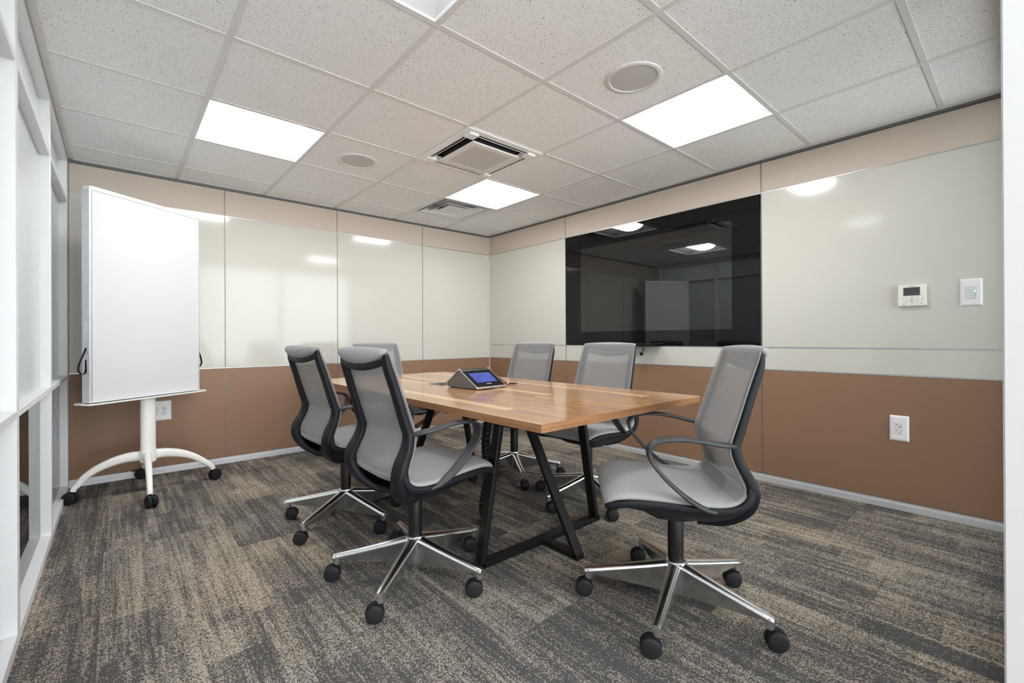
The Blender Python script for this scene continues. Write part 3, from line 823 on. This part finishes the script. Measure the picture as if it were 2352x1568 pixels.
# vertebra cable spine from the tabletop to a floor box
sp = empty('cable_spine', (-1.90, -2.40, 0)); tag(sp, 'black vertebra cable spine hanging from the table to the floor box', 'cable manager')
sppath = cat([(-.075, -.06, TZ - .032), (-.085, -.055, .60), (-.10, -.05, .48), (-.085, -.04, .38), (-.07, -.03, .28), (-.115, -.05, .18), (-.085, -.02, .09), (-.02, .03, .03)], 5)
npt = len(sppath)
for k in range(0, npt - 1):
    a, b = Vector(sppath[k]), Vector(sppath[min(k + 1, npt - 1)])
    m = MB(); d = (b - a)
    m.sweep([a, a + d * .72, a + d * 1.02], lambda i, t: rrect((.044, .052, .036)[i], (.030, .034, .022)[i], .006, 2), side=(1, .3, 0))
    m.build('vertebra', 'black_plastic', sp, bevel=.001, seg=1)
m = MB(); m.tube([(a, b, c) for a, b, c in sppath], .006, 8); m.build('cable', 'rubber', sp, smooth=True)
fb = MB(); fb.box(-.055, .055, -.04, .04, 0, .012, Matrix.Rotation(.6, 4, 'Z'))
fbo = fb.build('floor_box', 'steel_grey', None, bevel=.003, loc=(-1.90, -2.355, 0)); tag(fbo, 'dark grey floor box under the table where the cable spine ends', 'floor box')

# ------------------------------------------------------------------ conferencing device on the table
dv = empty('conference_console', (-1.870, -2.342, TZ), math.radians(4)); tag(dv, 'wedge shaped tabletop conference console with a blue touch screen', 'conference phone')
wD, LD, hA, sA = .222, .268, .105, .152
m = MB(); prof = [(.004, .004), (.003, .012), (.012, .018), (sA - .018, hA - .013), (sA - .002, hA - .004), (sA + .010, hA - .006), (sA + .022, hA - .014), (LD - .010, .034), (LD - .004, .026), (LD - .012, .004)]
m.rings([[(x, y, z) for y, z in prof] for x in (-wD / 2 + .005, wD / 2 - .005)]); m.build('body', 'console_grey', dv, bevel=.001, seg=1)
for s in (-1, 1):
    P = cat([(.002, .006), (.004, .013), (.020, .0245), (sA - .03, hA - .0195), (sA - .006, hA - .003), (sA + .008, hA - .003), (sA + .024, hA - .0135), (LD - .04, .053), (LD - .002, .030), (LD - .006, .020)], 5)
    m = MB(); m.sweep([(s * (wD / 2 - .003), y, z) for y, z in P], lambda i, t: rrect(.006, .008, .002, 2), side=(1, 0, 0)); m.build('edge_band', 'silver_trim', dv, smooth=True, angle=60)
m = MB(); m.tube([(-wD / 2 + .003, .001, .0095), (wD / 2 - .003, .001, .0095)], .006, 10); m.build('front_band', 'silver_trim', dv, smooth=True)
sl = math.atan2(hA - .013 - .018, sA - .030); org = Matrix.Translation((0, .012, .0185)) @ Matrix.Rotation(sl, 4, 'X')
Lf = (sA - .026) / math.cos(sl)
m = MB(); m.box(-wD / 2 + .008, wD / 2 - .008, -.004, Lf, .0006, .0026, org); m.build('black_glass', 'black_glass', dv, bevel=.0008, seg=1)
m = MB(); m.tube([(-wD / 2 + .008, sA + .004, hA - .0095), (wD / 2 - .008, sA + .004, hA - .0095)], .010, 16); m.build('ridge_cover', 'black_plastic', dv, smooth=True)
MB().box(-.076, .078, .030, .118, .0026, .0032, org).build('screen', 'blue_screen', dv)
text('lettering', '11:52', .022, plain('dark_blue_ink', (.02, .03, .14), .5), dv, org @ Matrix.Translation((-.004, .090, .0033)))
text('lettering', 'CRESTRON', .0075, emis('white_logo', (1, 1, 1), .5), dv, org @ Matrix.Translation((0, .014, .0027)))
m = MB(); m.cyl((0, Lf - .013), .0022, .0022, .0026, .0034, 12, org); m.build('camera_lens', 'silver_trim', dv)
m = MB(); m.box(-wD / 2 + .015, wD / 2 - .015, .012, LD - .018, 0.0002, .005); m.build('foot_pad', 'rubber', dv)
# adapter ring: cables with plugs beside the console
cb = empty('adapter_cables', (-1.685, -2.215, TZ)); tag(cb, 'bunch of adapter cables with red and yellow tags beside the console', 'cables')
m = MB()
m.tube(cat([(-.055, .04, .030), (-.03, .05, .045), (.0, .03, .040), (.012, .0, .018), (.02, -.02, .008)], 6), .0025, 8)
m.tube(cat([(-.055, .03, .022), (-.03, .035, .032), (-.005, .015, .026), (.005, -.012, .008)], 6), .0025, 8)
m.tube(cat([(-.05, -.01, .006), (-.02, -.02, .010), (.0, -.03, .006), (.02, -.04, .005)], 6), .003, 8)
m.tube(cat([(-.04, .02, .01), (-.01, .0, .014), (.02, .01, .01), (.045, .02, .006)], 6), .003, 8)
m.build('cable', 'rubber', cb, smooth=True)
m = MB(); m.box(.015, .07, -.033, -.021, .003, .013, Matrix.Rotation(-.25, 4, 'Z')); m.box(.07, .085, -.031, -.023, .005, .011, Matrix.Rotation(-.25, 4, 'Z')); m.build('plug', 'black_plastic', cb, bevel=.002)
m = MB(); m.box(.02, .06, .0, .012, .002, .012, Matrix.Rotation(.5, 4, 'Z')); m.build('plug', 'black_plastic', cb, bevel=.002)
m = MB(); m.box(.01, .035, .03, .040, .012, .020, Matrix.Rotation(.9, 4, 'Z')); m.build('plug', 'black_plastic', cb, bevel=.002)
m = MB(); m.sweep(cat([(-.012, -.012, .030), (.0, -.018, .032), (.006, -.026, .022), (.0, -.034, .008), (.012, -.045, .003)], 5), lambda i, t: rrect(.012, .003, .001, 1)); m.build('tag', 'red', cb, smooth=True)
m = MB(); m.sphere((.012, -.036, .0085), .0055); m.build('tag', 'yellow', cb, smooth=True)

# ------------------------------------------------------------------ chairs
def shell(m, prof, n=36, ex=.30, ez=.75):
    """superellipse loft along (y, z, half width, thickness, centre dish)"""
    R = []
    for i, (y, z, hw, th, dish) in enumerate(prof):
        a, b = prof[max(i - 1, 0)], prof[min(i + 1, len(prof) - 1)]
        ty, tz = b[0] - a[0], b[1] - a[1]; l = math.hypot(ty, tz) or 1; ty /= l; tz /= l
        ny, nz = -tz, ty                       # to the sitter's side
        ring = []
        for k in range(n):
            c, s_ = math.cos(2 * PI * k / n), math.sin(2 * PI * k / n)
            cx = math.copysign(abs(c) ** ex, c); sx = math.copysign(abs(s_) ** ez, s_)
            o = th / 2 * sx + dish * (1 - cx * cx)
            ring.append((hw * cx, y + ny * o, z + nz * o))
        R.append(ring)
    return m.rings(R)
BACK = [(-.231, .970, .176, .008, -.008), (-.228, .960, .192, .014, -.010), (-.220, .935, .198, .016, -.012), (-.193, .86, .203, .017, -.014), (-.164, .77, .207, .017, -.016), (-.135, .68, .210, .017, -.014),
        (-.126, .645, .211, .017, -.012), (-.134, .60, .214, .018, -.012), (-.157, .55, .220, .020, -.014), (-.168, .515, .224, .022, -.016), (-.160, .487, .226, .024, -.014), (-.138, .469, .226, .024, -.010)]
SEAT = [(-.172, .500, .224, .016, -.012), (-.163, .484, .226, .026, -.014), (-.127, .463, .228, .032, -.012), (-.07, .457, .229, .034, -.010), (0, .461, .229, .034, -.006), (.07, .468, .228, .034, -.003), (.14, .473, .226, .034, 0),
        (.20, .472, .222, .034, .003), (.242, .463, .214, .032, .004), (.262, .449, .204, .028, .004), (.270, .434, .192, .016, .003)]
def make_chair():
    r = empty('office_chair')
    m = MB(); shell(m, cat(SEAT, 4)); m.build('seat', 'seat_fabric', r, smooth=True, angle=70)
    m = MB(); shell(m, cat(BACK, 4)); bk = m.build('backrest', 'mesh_fabric', r, smooth=True, angle=70)
    # padded roll over the top edge, hanging behind the back
    R = []; n = 18
    for k in range(25):
        u = -1 + 2 * k / 24; q = max(0.0, 1 - u * u)
        d, h = .010 + .040 * q ** .7, .010 + .052 * q ** .8
        cy, cz = -.237 - d * .52, .970 - h * .46 + .006 * q
        R.append([(.190 * u, cy + (d / 2 + .003) * math.cos(2 * PI * j / n), cz + (h / 2 + .002) * math.sin(2 * PI * j / n)) for j in range(n)])
    m = MB(); m.rings(R); m.build('top_roll', 'seat_fabric', bk, smooth=True, angle=80)
    # side rails of the back, wrapping under the seat
    fr = MB()
    rail = [(-.235, .952, .178, .028, .018), (-.228, .905, .178, .042, .024), (-.197, .81, .182, .044, .026), (-.161, .69, .185, .048, .027), (-.147, .645, .187, .052, .028), (-.157, .595, .192, .060, .029), (-.180, .55, .196, .070, .031),
            (-.194, .512, .200, .072, .033), (-.194, .474, .193, .070, .033), (-.181, .436, .172, .072, .030), (-.155, .402, .142, .072, .028), (-.118, .376, .108, .07, .028), (-.065, .362, .075, .06, .026)]
    rp = cat(rail, 5)
    for s in (-1, 1):
        fr.sweep([(s * x, y, z) for y, z, x, w, t in rp], lambda i, t: rrect(rp[i][3], rp[i][4], .009, 3), side=(1, 0, 0))
    # cross lip under the top roll
    fr.sweep([(x, -.238 - .018 * (1 - (x / .185) ** 2), .930 - .030 * (1 - (x / .185) ** 2)) for x in [(-.185 + .37 * k / 16) for k in range(17)]], lambda i, t: rrect(.026, .012, .004, 2), side=(0, 0, 1))
    fr.build('back_frame', 'frame_black', r, smooth=True, angle=45)
    # black seat pan
    A = [(.226, -.186, .520), (.230, -.180, .482), (.232, -.153, .456), (.231, -.11, .444), (.232, -.05, .443), (.232, .03, .449), (.230, .11, .455), (.226, .19, .454), (.214, .25, .441), (.196, .266, .430)]
    B = [(.192, -.192, .490), (.172, -.190, .448), (.146, -.168, .406), (.122, -.13, .378), (.110, -.07, .366), (.112, .03, .372), (.114, .11, .388), (.112, .19, .410), (.105, .24, .422), (.10, .262, .423)]
    Ac, Bc = cat(A, 3), cat(B, 3); pan = MB()
    for s in (-1, 1):
        R = []
        for a, b in zip(Ac, Bc):
            ring = []
            for k in range(9):
                t = k / 8; q = 4 * t * (1 - t)
                ring.append((s * (a[0] + (b[0] - a[0]) * t + .010 * q), a[1] + (b[1] - a[1]) * t, a[2] + (b[2] - a[2]) * t - .010 * q))
            R.append(ring + [(x * .985, y, z + .008) for x, y, z in ring[::-1]])
        pan.rings(R)
        pan.sweep([(s * (x + .001), y, z) for x, y, z in Ac], lambda i, t: rrect(.016, .024, .006, 2), side=(1, 0, 0))
    pan.rings([[(x, y, z) for x in (-.115, .115)] + [(x, y, z + .012) for x in (.115, -.115)] for y, z in ((-.10, .378), (.03, .373), (.11, .389), (.19, .411), (.262, .423))])
    pan.build('seat_pan', 'frame_black', r, smooth=True, angle=45)
    mc = MB()
    mc.rings([[(x, y, z) for x, z in ((-w, zt), (-w, zb + .012), (-w + .02, zb), (w - .02, zb), (w, zb + .012), (w, zt))] for y, w, zt, zb in ((-.135, .10, .40, .382), (-.10, .115, .40, .364), (.0, .12, .40, .352), (.08, .115, .40, .358), (.150, .105, .41, .388))])
    mc.build('tilt_mechanism', 'black_plastic', r, bevel=.004, seg=2)
    # loop armrests
    arm = [(.200, -.150, .648, .012, .012), (.222, -.122, .656, .030, .015), (.242, -.080, .664, .040, .014), (.252, -.03, .674, .045, .012), (.256, .03, .680, .047, .012), (.257, .078, .679, .048, .012), (.256, .112, .671, .049, .012), (.255, .134, .653, .050, .012), (.254, .138, .630, .050, .012),
           (.253, .128, .602, .050, .011), (.251, .106, .572, .050, .011), (.248, .068, .531, .048, .011), (.244, .012, .483, .044, .012), (.238, -.040, .452, .034, .013), (.230, -.085, .438, .014, .012)]
    ac = cat(arm, 6)
    for s in (-1, 1):
        m = MB(); m.sweep([(s * x, y, z) for x, y, z, w, t in ac], lambda i, t: rrect(ac[i][3], ac[i][4], min(ac[i][3], ac[i][4]) * .38, 3), side=(1, 0, 0))
        m.build('armrest', 'arm_grey', r, smooth=True, angle=60)
    m = MB(); m.lathe((0, 0), [(.028, .172), (.0285, .20), (.0285, .352), (.026, .358)], 28); m.build('gas_column', 'black_metal', r, smooth=True)
    return r

def make_base():
    """five-star base and casters under its own part"""
    b = MB()
    b.lathe((0, 0), [(.024, .048), (.027, .052), (.031, .10), (.034, .150), (.040, .166), (.038, .174), (.030, .176)], 30)
    for k in range(5):
        a = k * 2 * PI / 5; ca, sa = math.cos(a), math.sin(a)
        R = []
        for q, zt, zb, w in ((.018, .174, .056, .048), (.05, .167, .058, .046), (.10, .156, .063, .043), (.20, .136, .074, .038), (.30, .117, .088, .033), (.322, .113, .090, .032), (.338, .108, .092, .026)):
            hw = w / 2
            sec = [(-hw * .50, zb), (hw * .50, zb), (hw * .70, zt - .026)] + [(hw * math.cos(-.25 + q_ / 10 * (PI + .5)), zt - .016 + .016 * math.sin(-.25 + q_ / 10 * (PI + .5))) for q_ in range(11)] + [(-hw * .70, zt - .026)]
            R.append([(q * ca - u * sa, q * sa + u * ca, z) for u, z in sec])
        b.rings(R)
        b.cyl((.322 * ca, .322 * sa), .0145, .0150, .069, .104, 18)
    return b
BASE_ME = None

chair0 = make_chair()
base0 = make_base().build('star_base', 'chrome', chair0, smooth=True, angle=48)
cast0 = []
for k in range(5):
    a = k * 2 * PI / 5
    cast0.append(caster(chair0, 'caster', 0, 0, 0, hub=.064))
def dup_tree(o, parent=None):
    c = o.copy(); COL.objects.link(c); c.parent = parent
    for ch in o.children: dup_tree(ch, c)
    return c
def set_chair(ch, x, y, th, phi, label, seed):
    ch.location = (x, y, 0); ch.rotation_euler = (0, 0, math.radians(th) - PI / 2)
    rn = random.Random(seed); base_rot = math.radians(phi) - (math.radians(th) - PI / 2)
    k = 0
    for c in ch.children:
        if c.name.startswith('star_base'): c.rotation_euler = (0, 0, base_rot)
        if c.name.startswith('caster'):
            a = base_rot + k * 2 * PI / 5
            c.location = (.322 * math.cos(a), .322 * math.sin(a), 0); c.rotation_euler = (0, 0, SWIVEL[seed][k] - (math.radians(th) - PI / 2)); k += 1
    tag(ch, label, 'chair', 'grey mesh office chairs around the table')
d2 = math.radians
SWIVEL = {1: [d2(a) for a in (130, 128, 125, -52, 132)], 2: [d2(a) for a in (150, 140, 152, 155, 147)], 3: [d2(a) for a in (150, 140, -28, 152, 148)], 4: [d2(a) for a in (150, 140, -30, 140, 120)], 5: [d2(a) for a in (0, 100, 190, 250, -40)], 6: [d2(a) for a in (0, 100, 190, 250, 300)]}
CH = [(-1.850, -3.412, 131, 54.5, 'grey office chair at the near right end of the table, turned sideways', 1),
      (-2.482, -2.570, 3, 2, 'grey office chair seen from behind nearest the camera on the table\'s left side', 2),
      (-2.475, -1.780, 5, -4, 'grey office chair seen from behind, farther along the left side toward the whiteboard', 3),
      (-1.232, -2.495, 183, 31, 'grey office chair on the far long side of the table, directly before the television', 4),
      (-1.212, -1.790, 185, 23, 'grey office chair right behind the console and its cables, nearest the room corner', 5),
      (-1.800, -.930, -92, 44, 'grey office chair at the far end of the table, mostly hidden', 6)]
for k, (x, y, th_, ph, lb, sd) in enumerate(CH):
    set_chair(chair0 if k == 0 else dup_tree(chair0), x, y, th_, ph, lb, sd)

# ------------------------------------------------------------------ world and camera
w = bpy.data.worlds.new('surroundings'); SC.world = w; w.use_nodes = True
w.node_tree.nodes['Background'].inputs[0].default_value = (.95, .97, 1, 1)
w.node_tree.nodes['Background'].inputs[1].default_value = 3.2

cd = bpy.data.cameras.new('camera'); co = bpy.data.objects.new('camera', cd); COL.objects.link(co)
F_PX, PXO, PYO = 1037.178, -19.640, -7.561
cd.sensor_fit = 'HORIZONTAL'; cd.sensor_width = 36.0; cd.lens = F_PX / 2352 * 36
cd.shift_x = -PXO / 2352; cd.shift_y = PYO / 2352
cd.clip_start = .05
yaw, pitch, roll = .7080, .0009, -.0051
fw = Vector((math.sin(yaw) * math.cos(pitch), math.cos(yaw) * math.cos(pitch), math.sin(pitch)))
r0 = Vector((math.cos(yaw), -math.sin(yaw), 0)); u0 = r0.cross(fw)
rt = r0 * math.cos(roll) + u0 * math.sin(roll); up = -r0 * math.sin(roll) + u0 * math.cos(roll)
co.matrix_world = Matrix(((rt.x, up.x, -fw.x, -3.4491), (rt.y, up.y, -fw.y, -4.2868), (rt.z, up.z, -fw.z, 1.0078), (0, 0, 0, 1)))
SC.camera = co
